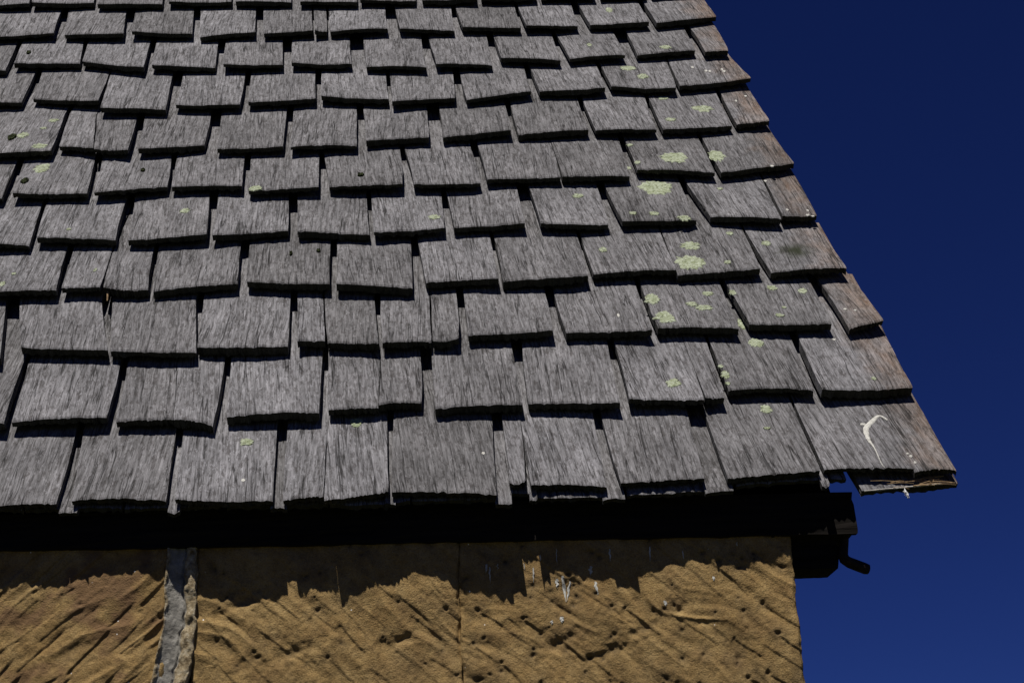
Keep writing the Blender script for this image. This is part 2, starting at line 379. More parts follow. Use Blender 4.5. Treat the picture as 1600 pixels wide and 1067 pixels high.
# ---------------------------------------------------------------- materials
def wood_material():
    t = NT("weathered_shingle_wood")
    oi = t.n.new("ShaderNodeObjectInfo"); rnd = oi.outputs['Random']
    co = t.tc.outputs['Object']
    x, y, z = t.sep(co)
    # a slight individual lean and wave of the grain
    lean = t.math('MULTIPLY_ADD', rnd, .10, .01)
    wob = t.noise(co, 9, 2, .5)
    # a few shingles carry a strongly waved grain
    wav = t.math('MULTIPLY', t.math('GREATER_THAN', t.math('FRACT', t.math('MULTIPLY', rnd, 17.3)), .97), .010)
    x2 = t.math('ADD', t.math('ADD', x, t.math('MULTIPLY', y, lean)),
                t.math('MULTIPLY', t.math('SUBTRACT', wob, .5), t.math('ADD', wav, .003)))
    off = t.math('MULTIPLY', rnd, 37.0)
    v = t.comb(t.math('ADD', x2, off), y, z)
    fine = t.noise(t.mapping(v, (460, 19, 60)), 1, 4, .74)
    mid = t.noise(t.mapping(v, (210, 13, 40)), 1, 5, .72)
    blot = t.noise(t.mapping(v, (150, 48, 30)), 1, 5, .74)
    broad = t.noise(t.mapping(v, (14, 7, 7)), 1, 3, .55)
    fl = t.noise(t.mapping(v, (240, 70, 60)), 1, 4, .75)
    col = t.ramp(fine, [(.36, (.022, .021, .020)), (.47, (.105, .102, .101)), (.56, (.170, .167, .167)), (.68, (.30, .296, .296))])
    col = t.mix(.5, col, t.ramp(mid, [(.38, (.030, .028, .026)), (.5, (.130, .127, .126)), (.62, (.225, .220, .220))]))
    # dark weathered blotches drawn out along the grain, pale flakes between them
    bm = t.ramp(blot, [(.53, 0), (.60, 1)])
    col = t.mix(t.math('MULTIPLY', bm, .62), col, (.040, .035, .032))
    col = t.mix(t.math('MULTIPLY', t.ramp(fl, [(.56, 0), (.65, 1)]), .62), col, (.265, .262, .264))
    # slow variation
    col = t.mix(1, col, (1.03, 1.025, 1.06), 'MULTIPLY')
    col = t.mix(1, col, t.ramp(broad, [(.3, .76), (.7, 1.22)]), 'MULTIPLY')
    # every shingle its own tone
    tone = t.ramp(t.math('FRACT', t.math('MULTIPLY', rnd, 7.7)), [(0, (.80, .79, .775)), (.5, (.99, .98, .975)), (1, (1.15, 1.145, 1.15))])
    col = t.mix(1, col, tone, 'MULTIPLY')
    # warm brown wood still showing along the verge
    e = t.math('ADD', x, t.math('MULTIPLY', t.math('SUBTRACT', t.noise(co, 14, 4, .6), .5), .14))
    gl = t.math('MULTIPLY_ADD', y, .055, 0.0)          # the verge drifts inwards up the roof
    brn = t.ramp(t.math('ADD', e, gl), [(.45, 0), (1, 1)])
    brn = t.math('MULTIPLY', t.math('MULTIPLY', t.ramp(t.math('MULTIPLY_ADD', t.math('ADD', e, gl), 5, .75), [(.40, 0), (1, 1)]), .8), 1.0)
    col = t.mix(brn, col, t.mix(1, col, (1.22, .88, .62), 'MULTIPLY'))
    bp = t.math('MULTIPLY', brn, t.ramp(t.noise(t.mapping(v, (60, 14, 10)), 1, 4, .65), [(.48, 0), (.62, 1)]))
    col = t.mix(t.math('MULTIPLY', bp, .75), col, (.135, .078, .045))
    # mossy dark stain
    d = t.n.new("ShaderNodeVectorMath"); d.operation = 'DISTANCE'
    t.put(d, 0, t.comb(t.math('ADD', x, t.math('MULTIPLY', t.math('SUBTRACT', t.noise(co, 60, 3), .5), .05)), y, 0)); d.inputs[1].default_value = (STAIN[0], STAIN[1], 0)
    st = t.ramp(d.outputs['Value'], [(.010, 1), (.040, 0)])
    col = t.mix(t.math('MULTIPLY', st, .97), col, (.022, .026, .012))
    # drying checks: thin dark cracks along the grain
    ck = t.noise(t.mapping(v, (75, 1.6, 20)), 1, 3, .5)
    ckm = t.ramp(t.math('ABSOLUTE', t.math('SUBTRACT', ck, .5)), [(0, 1), (.020, 0)])
    ckg = t.ramp(t.noise(t.mapping(v, (40, 6, 8)), 1, 2), [(.46, 0), (.54, 1)])
    ckf = t.math('MULTIPLY', ckm, ckg)
    col = t.mix(t.math('MULTIPLY', ckf, .9), col, (.010, .009, .008))
    # cut ends and undersides are coloured darker and greenish
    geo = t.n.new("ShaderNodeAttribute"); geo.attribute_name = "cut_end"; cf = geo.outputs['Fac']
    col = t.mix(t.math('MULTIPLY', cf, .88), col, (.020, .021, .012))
    t.put(t.b, 'Base Color', col); t.put(t.b, 'Roughness', .9); t.b.inputs['Specular IOR Level'].default_value = .2
    h = t.math('SUBTRACT', t.math('ADD', fine, t.math('MULTIPLY', mid, .8)), t.math('MULTIPLY', ckf, 1.5))
    n1 = t.bump(h, .0016, .7)
    n2 = t.bump(t.math('SUBTRACT', t.noise(co, 900, 2), bm), .0005, .6, n1)
    t.put(t.b, 'Normal', n2)
    return t.m
def stone_material():
    t = NT("ochre_sandstone"); co = t.tc.outputs['Object']
    a = t.noise(co, 7, 5, .6, .4); b = t.noise(co, 38, 5, .65); g = t.noise(co, 480, 3, .6)
    col = t.ramp(a, [(.3, (.262, .172, .076)), (.5, (.325, .228, .104)), (.7, (.385, .285, .142))])
    col = t.mix(.5, col, t.ramp(b, [(.3, (.200, .125, .055)), (.5, (.320, .222, .102)), (.72, (.43, .32, .165))]))
    col = t.mix(t.math('MULTIPLY', t.ramp(g, [(.35, 1), (.5, 0)]), .45), col, (.11, .065, .028))
    col = t.mix(t.math('MULTIPLY', t.ramp(g, [(.60, 0), (.70, 1)]), .45), col, (.52, .41, .24))
    s2 = t.ramp(t.noise(co, 55, 7, .78), [(.50, 0), (.66, 1)])
    col = t.mix(t.math('MULTIPLY', s2, .55), col, (.085, .058, .032))
    col = t.mix(1, col, (.95, .895, .775), 'MULTIPLY')
    at = t.n.new("ShaderNodeAttribute"); at.attribute_name = "dark_mask"  # darker stone colour in steps, pits, hollows and random patches
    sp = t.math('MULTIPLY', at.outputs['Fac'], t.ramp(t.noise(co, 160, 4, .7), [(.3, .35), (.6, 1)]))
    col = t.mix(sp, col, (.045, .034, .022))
    ir = t.n.new("ShaderNodeAttribute"); ir.attribute_name = "iron"
    col = t.mix(ir.outputs['Fac'], col, (.15, .085, .045))
    # quartz and shell specks
    vo = t.n.new("ShaderNodeTexVoronoi"); vo.inputs['Scale'].default_value = 95; t.put(vo, 'Vector', co)
    w = t.sep(vo.outputs['Color'])
    spk = t.math('MULTIPLY', t.ramp(vo.outputs['Distance'], [(.07, 1), (.13, 0)]), t.math('GREATER_THAN', w[0], .965))
    col = t.mix(spk, col, (.85, .83, .78))
    t.put(t.b, 'Base Color', col); t.put(t.b, 'Roughness', .95); t.b.inputs['Specular IOR Level'].default_value = .15
    n1 = t.bump(t.noise(co, 150, 4, .7), .0022, .8); n2 = t.bump(g, .0012, .9, n1); t.put(t.b, 'Normal', n2)
    return t.m
def plain(name, c1, c2, scale=40, rough=.9, bump=.001, metallic=0):
    t = NT(name); co = t.tc.outputs['Object']; n = t.noise(co, scale, 5, .6)
    t.put(t.b, 'Base Color', t.ramp(n, [(.35, c1), (.65, c2)])); t.put(t.b, 'Roughness', rough)
    t.b.inputs['Metallic'].default_value = metallic; t.b.inputs['Specular IOR Level'].default_value = .25
    t.put(t.b, 'Normal', t.bump(t.noise(co, scale * 6, 3), bump, .8)); return t.m
def mortar_material():
    t = NT("lime_mortar_with_buff_lip"); co = t.tc.outputs['Object']
    n = t.noise(co, 60, 5, .65); f = t.noise(co, 500, 3, .6)
    grey = t.ramp(n, [(.32, (.155, .145, .125)), (.66, (.34, .32, .28))])
    buff = t.ramp(t.noise(co, 110, 5, .7), [(.35, (.12, .085, .045)), (.5, (.30, .235, .14)), (.66, (.44, .385, .28))])
    at = t.n.new("ShaderNodeAttribute"); at.attribute_name = "lip"
    col = t.mix(at.outputs['Fac'], grey, buff)
    col = t.mix(t.math('MULTIPLY', t.ramp(f, [(.35, 1), (.5, 0)]), .3), col, (.07, .06, .045))
    t.put(t.b, 'Base Color', col); t.put(t.b, 'Roughness', .95); t.b.inputs['Specular IOR Level'].default_value = .15
    t.put(t.b, 'Normal', t.bump(n, .002, .7, ) if False else t.bump(f, .001, .8, t.bump(n, .003, .7))); return t.m
def beam_material():
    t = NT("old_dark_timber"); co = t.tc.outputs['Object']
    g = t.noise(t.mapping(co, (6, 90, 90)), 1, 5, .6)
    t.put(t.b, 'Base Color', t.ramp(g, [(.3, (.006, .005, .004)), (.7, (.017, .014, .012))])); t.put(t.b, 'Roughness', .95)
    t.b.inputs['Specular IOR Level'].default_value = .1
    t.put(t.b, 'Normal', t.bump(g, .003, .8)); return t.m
def lichen_material():
    t = NT("pale_green_lichen"); co = t.tc.outputs['Object']
    n = t.noise(co, 190, 4, .75); m = t.noise(co, 90, 3, .6)
    c = t.ramp(n, [(.32, (.07, .085, .04)), (.46, (.25, .275, .17)), (.58, (.37, .405, .30))])
    c = t.mix(t.math('MULTIPLY', t.ramp(m, [(.5, 0), (.62, 1)]), .5), c, (.17, .20, .09))
    t.put(t.b, 'Base Color', c); t.put(t.b, 'Roughness', .95); t.put(t.b, 'Normal', t.bump(n, .002, 1)); return t.m
M_wood = wood_material(); M_stone = stone_material(); M_beam = beam_material(); M_lichen = lichen_material()
M_mortar = plain("grey_lime_mortar", (.14, .128, .105), (.35, .325, .28), 60, .95, .002)
M_iron = plain("rusted_iron", (.012, .009, .008), (.035, .02, .014), 90, .7, .001, .4)
M_moss = plain("dark_green_moss", (.02, .028, .008), (.06, .075, .022), 300, .95, .003)
M_drop = plain("dried_white_dropping", (.38, .37, .33), (.60, .585, .53), 300, .8, .001)
M_down = plain("white_down", (.7, .69, .66), (.84, .83, .8), 300, .8, .0005)
M_straw = plain("dry_straw", (.16, .10, .05), (.36, .25, .13), 60, .8, .0005)
M_web = plain("dusty_web", (.30, .28, .25), (.5, .47, .42), 200, .9, .0005)
M_dirt = plain("dark_grass_ground", (.018, .024, .009), (.045, .046, .02), 3, .98, .02)
M_twig = M_straw

# ---------------------------------------------------------------- ground
GZ = -2.29
n = 60
xs = np.linspace(-400, 400, n + 1)
xs = np.sign(xs) * (np.abs(xs) / 400) ** 2 * 400
V = [(x, y, GZ + (0.05 * float(mnoise.noise(Vector((x * .2, y * .2, 0)))) if abs(x) + abs(y) > 12 else 0)) for y in xs for x in xs]
F = [(j * (n + 1) + i, j * (n + 1) + i + 1, (j + 1) * (n + 1) + i + 1, (j + 1) * (n + 1) + i) for j in range(n) for i in range(n)]
g = link('ground', mesh_of('ground', V, F), None, M_dirt); g['kind'] = 'structure'

# ---------------------------------------------------------------- building
bld = bpy.data.objects.new('stone_building', None); sc.collection.objects.link(bld)
bld.location = (-1.5, .039, GZ)
bld['label'] = 'old sandstone building with a steep roof of weathered grey wooden shingles'
bld['category'] = 'building'
OFF = Vector((1.5, -.039, -GZ))
def bpart(name, me, mat):
    o = link(name, me, bld, mat); o.location = OFF; return o

# ---- wall: core + stones + mortar
YW = .039; XC = -.260; XL = -4.3; YB = 2.75
def YWf(x): return .044 + .011 * (np.maximum(x, -1.6) + .26)
def box_mesh(name, x0, x1, y0, y1, z0, z1):
    V = [(x, y, z) for z in (z0, z1) for y in (y0, y1) for x in (x0, x1)]
    return mesh_of(name, V, [(0, 2, 3, 1), (4, 5, 7, 6), (0, 1, 5, 4), (2, 6, 7, 3), (0, 4, 6, 2), (1, 3, 7, 5)])
wall = bpart('wall', box_mesh('wall', XL + .03, XC - .03, YW + .030, YB, GZ - .1, -.075), M_mortar)

def stone(x0, x1, z0, z1, step, direction, seed, strokes=60, pits=40, right_free=False, extra=None, label=None):
    nx = max(4, int((x1 - x0) / step)); nz = max(4, int((z1 - z0) / step))
    X, Z = np.meshgrid(np.linspace(x0, x1, nx + 1), np.linspace(z0, z1, nz + 1))
    rs = np.random.RandomState(seed)
    H = np.zeros_like(X)       # outward displacement
    dark_mask = np.zeros_like(X); iron = np.zeros_like(X)
    H += .0036 * fbm(X * 7, Z * 7, seed, 2) + .0009 * fbm(X * 30, Z * 30, seed + 5, 3) + .0006 * fbm(X * 120, Z * 120, seed + 9, 2)
    wx = X + .003 * fbm(X * 14, Z * 14, seed + 2, 2); wz = Z + .003 * fbm(X * 25, Z * 25, seed + 3, 2)
    cut = np.zeros_like(X)
    sp = .020
    th0 = math.radians(direction)
    ax, az = math.cos(th0), math.sin(th0)
    px_, pz_ = (-az, ax) if ax < 0 else (az, -ax)      # pointing downwards, across the stroke
    cxm, czm = (x0 + x1) / 2, (z0 + z1) / 2
    diag = math.hypot(x1 - x0, z1 - z0)
    k = -int(diag / sp / 2) - 1
    while k * sp < diag / 2 + sp:
        a0 = -diag / 2
        while a0 < diag / 2:
            L = rs.uniform(.045, .12); am = a0 + L / 2
            a0 += L * rs.uniform(.75, 1.15)
            if rs.rand() < .07: continue
            bb = k * sp + rs.uniform(-.012, .012)
            mx = cxm + ax * am + px_ * bb; mz = czm + az * am + pz_ * bb
            dth = math.radians(rs.uniform(-7, 7)); c, s_ = math.cos(th0 + dth), math.sin(th0 + dth)
            qx, qz = (-s_, c) if c < 0 else (s_, -c)
            a = (wx - mx) * c + (wz - mz) * s_
            b = (wx - mx) * qx + (wz - mz) * qz
            dep = rs.uniform(.0004, .0025) * (1.25 if direction > 0 else 1); W = rs.uniform(.022, .040)
            fade = (1 - smooth(L * .40, L * .50, -a)) * (1 - smooth(L * .25, L * .60, a))
            prof = np.where(b > -.001, np.clip(1 - b / W, 0, 1) ** 1.25, 0) * smooth(-.0008, .0026, b)
            cut = np.maximum(cut, dep * prof * fade)
            dark_mask = np.maximum(dark_mask, dep / .0028 * .5 * np.exp(-((b - .0004) / .0013) ** 2) * fade)  # narrow dark line coloured along the edge of each chisel step
            if rs.rand() < pits / 120.0:                  # the point of the tool bites where the stroke starts
                ex_, ez_ = mx - c * L * .42, mz - s_ * L * .42
                rr_ = rs.uniform(.0018, .0042)
                dd_ = ((wx - ex_) ** 2 + (wz - ez_) ** 2) / rr_ ** 2 * (1 + .5 * vnoise(X * 200, Z * 200, k + 60))
                cut = np.maximum(cut, (dep + rr_ * .55) * np.exp(-dd_)); dark_mask = np.maximum(dark_mask, .9 * np.exp(-dd_ / 1.6)); dark_mask = np.maximum(dark_mask, .5 * np.exp(-dd_ / 14))
        k += 1
    H -= cut
    la = (wx - cxm) * ax + (wz - czm) * az; lb = (wx - cxm) * px_ + (wz - czm) * pz_
    rid = fbm(lb * 42 + 1.3 * vnoise(la * 9, lb * 9, seed + 50), la * 8, seed + 51, 2)
    H += .0021 * (1 - np.abs(rid) * 2.2)                 # rounded ridges left between the strokes
    H += .0016 * fbm(X * 16, Z * 16, seed + 53, 2)
    dark_mask = np.maximum(dark_mask, .30 * smooth(.45, .9, np.abs(rid)))  # furrows between the ridges coloured darker
    for i in range(int(pits * .6)):
        mx, mz = rs.uniform(x0, x1), rs.uniform(z0, z1)
        r = rs.uniform(.0018, .0045) * (1.7 if rs.rand() < .12 else 1)
        el = rs.uniform(.6, 1.5); t = rs.uniform(-1.2, 1.2)
        dx = (wx - mx) * math.cos(t) + (wz - mz) * math.sin(t); dz = -(wx - mx) * math.sin(t) + (wz - mz) * math.cos(t)
        d = np.sqrt((dx * el) ** 2 + (dz / el) ** 2) * (1 + .35 * vnoise(X * 160, Z * 160, i))
        H -= (.001 + .45 * r) * np.exp(-(d / r) ** 2) + .0008 * np.exp(-(d / (3 * r)) ** 2)
        dark_mask = np.maximum(dark_mask, .95 * np.exp(-(d / (r * 1.25)) ** 2)); dark_mask = np.maximum(dark_mask, .55 * np.exp(-(d / (r * 3.6)) ** 2))
    dark_mask = np.maximum(dark_mask, .33 * smooth(.15, .55, fbm(X * 14, Z * 14, seed + 77, 4)))
    iron = .75 * smooth(.12, .5, fbm(X * 18, Z * 22, seed + 99, 4)) * (1.0 if direction > 0 else .18)
    if extra: H, dark_mask, iron = extra(X, Z, H, dark_mask, iron)
    # weathered arrises
    wob = .004 * fbm(X * 40, Z * 40, seed + 12, 3)
    for dd in (X - x0, x1 - X, z1 - Z, Z - z0):
        dd = dd + wob
        H -= (.004 if step < .005 else .008) * (1 - smooth(0, .006, dd)) ** 2 + .0012 * (1 - smooth(0, .04, dd))
    Xd = X.copy()
    ed = .0030 * fbm(Z * 30, Z * 0, seed + 1, 4)
    tt = (X - x0) / (x1 - x0)
    Xd += ed * tt + (.0030 * fbm(Z * 28, Z * 0, seed + 4, 4)) * (1 - tt)
    nV = (nx + 1) * (nz + 1)
    P = np.stack([Xd, YWf(X) - H, Z], -1).reshape(-1, 3)
    idx = np.arange(nV).reshape(nz + 1, nx + 1)
    quads = np.stack([idx[:-1, :-1], idx[:-1, 1:], idx[1:, 1:], idx[1:, :-1]], -1).reshape(-1, 4).tolist()
    # skirt going back into the wall
    loop = list(idx[0, :]) + list(idx[1:, -1]) + list(idx[-1, -2::-1]) + list(idx[-2:0:-1, 0])
    back = P[loop].copy(); back[:, 1] = YW + .16
    m = len(loop); P = np.vstack([P, back])
    for i in range(m):
        j = (i + 1) % m
        quads.append([loop[i], nV + i, nV + j, loop[j]])
    quads.append([nV + i for i in range(m)][::-1])
    me = mesh_of('stone', P.tolist(), quads, True)
    for nm, arr in (('dark_mask', dark_mask), ('iron', iron)):
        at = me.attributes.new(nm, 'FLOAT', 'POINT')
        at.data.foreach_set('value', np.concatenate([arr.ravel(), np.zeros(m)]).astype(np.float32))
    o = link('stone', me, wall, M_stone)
    if label: o['label'] = label
    return o, (X, Z, H)

def ex_right(X, Z, H, dark_mask, iron):
    # grey green growth low on the corner stone, rough broken hollows
    g = smooth(-.24, -.31, Z) * smooth(-.50, -.36, X) * smooth(-.35, .35, fbm(X * 30, Z * 30, 5, 4))
    dark_mask = np.maximum(dark_mask, .62 * g)
    for (mx, mz, rx, rz, dp) in ((-.50, -.228, .022, .009, .006), (-.605, -.160, .020, .012, .006), (-.63, -.245, .016, .010, .010),
                                 (-.56, -.262, .028, .006, .007), (-.44, -.20, .009, .007, .008)):
        d = np.sqrt(((X - mx) / rx) ** 2 + ((Z - mz - .3 * (X - mx)) / rz) ** 2) * (1 + .4 * vnoise(X * 120, Z * 120, 8))
        H = H - .6 * dp * np.exp(-d ** 2 * .8); dark_mask = np.maximum(dark_mask, .45 * np.exp(-d ** 2 * .8))
    return H, dark_mask, iron
def ex_mid(X, Z, H, dark_mask, iron):
    for (mx, mz, rx, rz, dp) in ((-.865, -.232, .020, .007, .005), (-1.02, -.245, .03, .008, .004), (-1.10, -.165, .018, .012, .007)):
        d = np.sqrt(((X - mx) / rx) ** 2 + ((Z - mz - .3 * (X - mx)) / rz) ** 2) * (1 + .4 * vnoise(X * 120, Z * 120, 9))
        H = H - dp * np.exp(-d ** 2 * .8); dark_mask = np.maximum(dark_mask, .4 * np.exp(-d ** 2 * .8))
    # flat bulge near the tight joint
    H = H + .002 * np.exp(-(((X + .83) / .06) ** 2 + ((Z + .17) / .04) ** 2))
    return H, dark_mask, iron
ZT, ZB = -.062, -.43
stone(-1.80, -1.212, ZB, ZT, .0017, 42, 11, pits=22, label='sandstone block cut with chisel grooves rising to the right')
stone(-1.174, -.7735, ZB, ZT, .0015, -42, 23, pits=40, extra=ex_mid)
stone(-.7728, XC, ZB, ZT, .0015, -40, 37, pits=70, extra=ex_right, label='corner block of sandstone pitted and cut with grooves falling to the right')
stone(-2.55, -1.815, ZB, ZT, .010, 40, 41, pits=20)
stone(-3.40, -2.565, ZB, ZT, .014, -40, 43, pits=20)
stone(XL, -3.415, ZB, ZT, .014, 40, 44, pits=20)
zt = ZB - .012
ci = 0
while zt > GZ:
    zb = max(zt - .37, GZ - .05); x = XL; ci += 1
    while x < XC - .01:
        w = rng.uniform(.5, .8)
        if XC - (x + w) < .35: w = XC - x
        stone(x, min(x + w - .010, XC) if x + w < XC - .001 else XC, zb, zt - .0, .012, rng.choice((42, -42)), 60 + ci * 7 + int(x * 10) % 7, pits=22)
        x += w
    zt = zb - .012

# mortar strip between the left and the middle stone
def mortar_strip():
    nx, nz = 36, 190
    V = []; Fq = []; LP_ = []
    for j in range(nz + 1):
        z = ZB + (ZT - ZB) * j / nz
        z_ = np.array([z])
        cl = -1.2175 + .003 * float(fbm(z_ * 22, z_ * 0, 3, 3)[0]) - .014 * max(0, (-.20 - z)) / .1
        cr = -1.168 + .008 * float(fbm(z_ * 30, z_ * 0, 8, 4)[0]) - .008 * max(0, (-.20 - z)) / .1
        for i in range(nx + 1):
            s = i / nx; x = cl + (cr - cl) * s
            xa = np.array([x])
            e1 = .60 + .13 * float(fbm(z_ * 45, z_ * 0, 21, 3)[0])
            lip = min(1, max(0, (s - e1) / .05)); e0 = .10 + .10 * float(fbm(z_ * 60, z_ * 0, 27, 3)[0])
            lip = max(lip, min(1, max(0, (e0 - s) / .04))); LP_.append(lip)
            ridge = .0055 * lip * (.6 + .6 * float(fbm(xa * 90, z_ * 70, 31, 3)[0])) + .002 * math.exp(-((s - .08) / .08) ** 2)
            hollow = -.0045 * math.exp(-((s - .45) / .22) ** 2)
            crack = -.004 * math.exp(-((s - e1 + .02) / .025) ** 2)
            h = .0015 + ridge + hollow + crack + .0022 * float(fbm(xa * 60, z_ * 35, 4, 3)[0]) + .0008 * float(fbm(xa * 200, z_ * 160, 14, 2)[0])
            if i in (0, nx): h = -.009
            V.append((x, YWf(x) - h, z))
    for j in range(nz):
        for i in range(nx):
            a = j * (nx + 1) + i; Fq.append((a, a + 1, a + nx + 2, a + nx + 1))
    me = mesh_of('mortar_joint', V, Fq, True)
    at = me.attributes.new('lip', 'FLOAT', 'POINT'); at.data.foreach_set('value', np.array(LP_, dtype=np.float32))
    return me
link('mortar_joint', mortar_strip(), wall, mortar_material())

# gable end wall on the right, behind the corner
def prism_x(name, poly, x0, x1):
    n_ = len(poly); V = [(x0, y, z) for y, z in poly] + [(x1, y, z) for y, z in poly]
    F = [tuple(range(n_))[::-1], tuple(range(n_, 2 * n_))] + [(i, (i + 1) % n_, n_ + (i + 1) % n_, n_ + i) for i in range(n_)]
    return mesh_of(name, V, F)
SR, CR = math.sin(PITCH_ROOF), math.cos(PITCH_ROOF)
VR = 2.95                                             # slope length to the ridge
YR, ZR = VR * CR + .07 * SR, VR * SR - .07 * CR
gp = [(YW + .17, GZ), (2 * YR - .12, GZ), (2 * YR - .12, -.09), (YR, ZR - .10), (YW + .17, -.04)]
bpart('gable_wall', prism_x('gable_wall', gp, XC - .20, XC - .006), M_stone)
bpart('gable_wall', prism_x('gable_wall', gp, XL, XL + .20), M_stone)

# ---- timbers
def rough_timber(name, x0, x1, zb0, zb1, zt0, zt1, y0, y1, seed, ragged=.004, nx=60, endcut=0.0):
    """beam along X; bottom and top run from (x0) to (x1); the right end is ragged"""
    V = []; F = []; r = random.Random(seed)
    rows_ = 10
    prof = []
    for k in range(rows_ + 1): prof.append((y0, k / rows_))
    for k in range(rows_, -1, -1): prof.append((y1, k / rows_))
    m = len(prof)
    endj = [r.uniform(-1, 1) * ragged for _ in range(m)]
    for i in range(nx + 1):
        s = i / nx; x = x0 + (x1 - x0) * s
        for q, (yy, t) in enumerate(prof):
            zb = zb0 + (zb1 - zb0) * s; zt_ = zt0 + (zt1 - zt0) * s
            jag = .0014 * mnoise.noise(Vector((x * 40, yy * 50, t * 6 + seed))) + .0008 * r.uniform(-1, 1)
            xx = x
            if i == nx: xx = x1 + endj[q] + endcut * (t - 1) * abs(zt_ - zb)
            if i == nx - 1: xx = min(xx, x1 + endj[q] + endcut * (t - 1) * abs(zt_ - zb) - .002)
            V.append((xx, yy + jag, zb + (zt_ - zb) * t + (jag if t in (0, 1) else 0)))
    for i in range(nx):
        for q in range(m):
            a = i * m + q; b = i * m + (q + 1) % m
            F.append((a, b, b + m, a + m))
    F.append(tuple(range(m))[::-1]); F.append(tuple(range(nx * m, nx * m + m)))
    return mesh_of(name, V, F)
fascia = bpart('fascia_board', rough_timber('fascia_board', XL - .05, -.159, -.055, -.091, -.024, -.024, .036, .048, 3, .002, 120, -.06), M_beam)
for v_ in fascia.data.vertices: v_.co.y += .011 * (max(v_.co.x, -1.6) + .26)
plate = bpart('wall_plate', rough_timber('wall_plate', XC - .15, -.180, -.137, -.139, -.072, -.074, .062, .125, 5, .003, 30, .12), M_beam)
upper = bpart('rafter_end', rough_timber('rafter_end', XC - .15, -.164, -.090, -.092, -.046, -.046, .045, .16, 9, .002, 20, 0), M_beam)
# iron hook and bolt on the end of the wall plate
def tube(pts, rad, seg=8, name='tube'):
    V = []; F = []
    P = [Vector(p) for p in pts]; N = len(P)
    for i, p in enumerate(P):
        d = (P[min(i + 1, N - 1)] - P[max(i - 1, 0)]).normalized()
        a = d.orthogonal().normalized() if i == 0 else (a - d * a.dot(d)).normalized()
        b = d.cross(a); r = rad[i] if isinstance(rad, (list, tuple)) else rad
        for k in range(seg):
            t = 2 * math.pi * k / seg; V.append(p + a * r * math.cos(t) + b * r * math.sin(t))
    for i in range(N - 1):
        for k in range(seg):
            F.append((i * seg + k, i * seg + (k + 1) % seg, (i + 1) * seg + (k + 1) % seg, (i + 1) * seg + k))
    F.append(tuple(range(seg))[::-1]); F.append(tuple(range((N - 1) * seg, N * seg)))
    return V, F
hk = [(-.171, .058, -.080), (-.173, .058, -.096), (-.176, .058, -.110), (-.178, .058, -.119), (-.176, .060, -.1255), (-.168, .064, -.1300), (-.154, .070, -.1340), (-.142, .074, -.1378), (-.1365, .075, -.1390), (-.1345, .075, -.1395)]
hv, hf = tube(hk, [.0066, .0070, .0076, .0082, .0086, .0088, .0090, .0090, .0078, .004], 10)
hook = bpart('iron_hook', mesh_of('iron_hook', hv, hf, True), M_iron)
bv, bf = tube([(-.180, .083, -.0895), (-.174, .083, -.0895), (-.1655, .083, -.0895), (-.163, .083, -.0895)], [.003, .003, .0048, .0024], 8)
bpart('bolt', mesh_of('bolt', bv, bf, True), M_iron)

# ---------------------------------------------------------------- roof
def roof_slab(name, v0, v1, x0, x1, h1, h0):
    return mesh_of(name, [(x, v, h) for h in (h0, h1) for v in (v0, v1) for x in (x0, x1)],
                   [(0, 2, 3, 1), (4, 5, 7, 6), (0, 1, 5, 4), (2, 6, 7, 3), (0, 4, 6, 2), (1, 3, 7, 5)])
roof = bpart('roof', roof_slab('roof', 0.0, VR, XL - .05, -.18, -.074, -.090), M_beam)
roof.rotation_euler = (PITCH_ROOF, 0, 0)
vb_ = [(XX, v, h) for h in (-.076, -.094) for v, XX in ((.14, -.19), (.14, -.030), (VR - .02, -.055 * VR - .030), (VR - .02, -.19))]
link('verge_board', mesh_of('verge_board', vb_, [(0, 1, 2, 3), (7, 6, 5, 4), (0, 4, 5, 1), (1, 5, 6, 2), (2, 6, 7, 3), (3, 7, 4, 0)]), roof, M_beam)
back = bpart('roof_back', mesh_of('roof_back', [(XL - .1, YR, ZR + .06), (-.14, YR, ZR + .06), (-.02, 2 * YR - .1, -.1), (XL - .1, 2 * YR - .1, -.1),
                                        (XL - .1, YR, ZR + .02), (-.14, YR, ZR + .02), (-.02, 2 * YR - .1, -.14), (XL - .1, 2 * YR - .1, -.14)],
                                       [(0, 1, 2, 3), (7, 6, 5, 4), (0, 4, 5, 1), (1, 5, 6, 2), (2, 6, 7, 3), (3, 7, 4, 0)]), M_wood)
E0 = .2; BT = .11
placed = []                                            # for finding the surface height under lichens
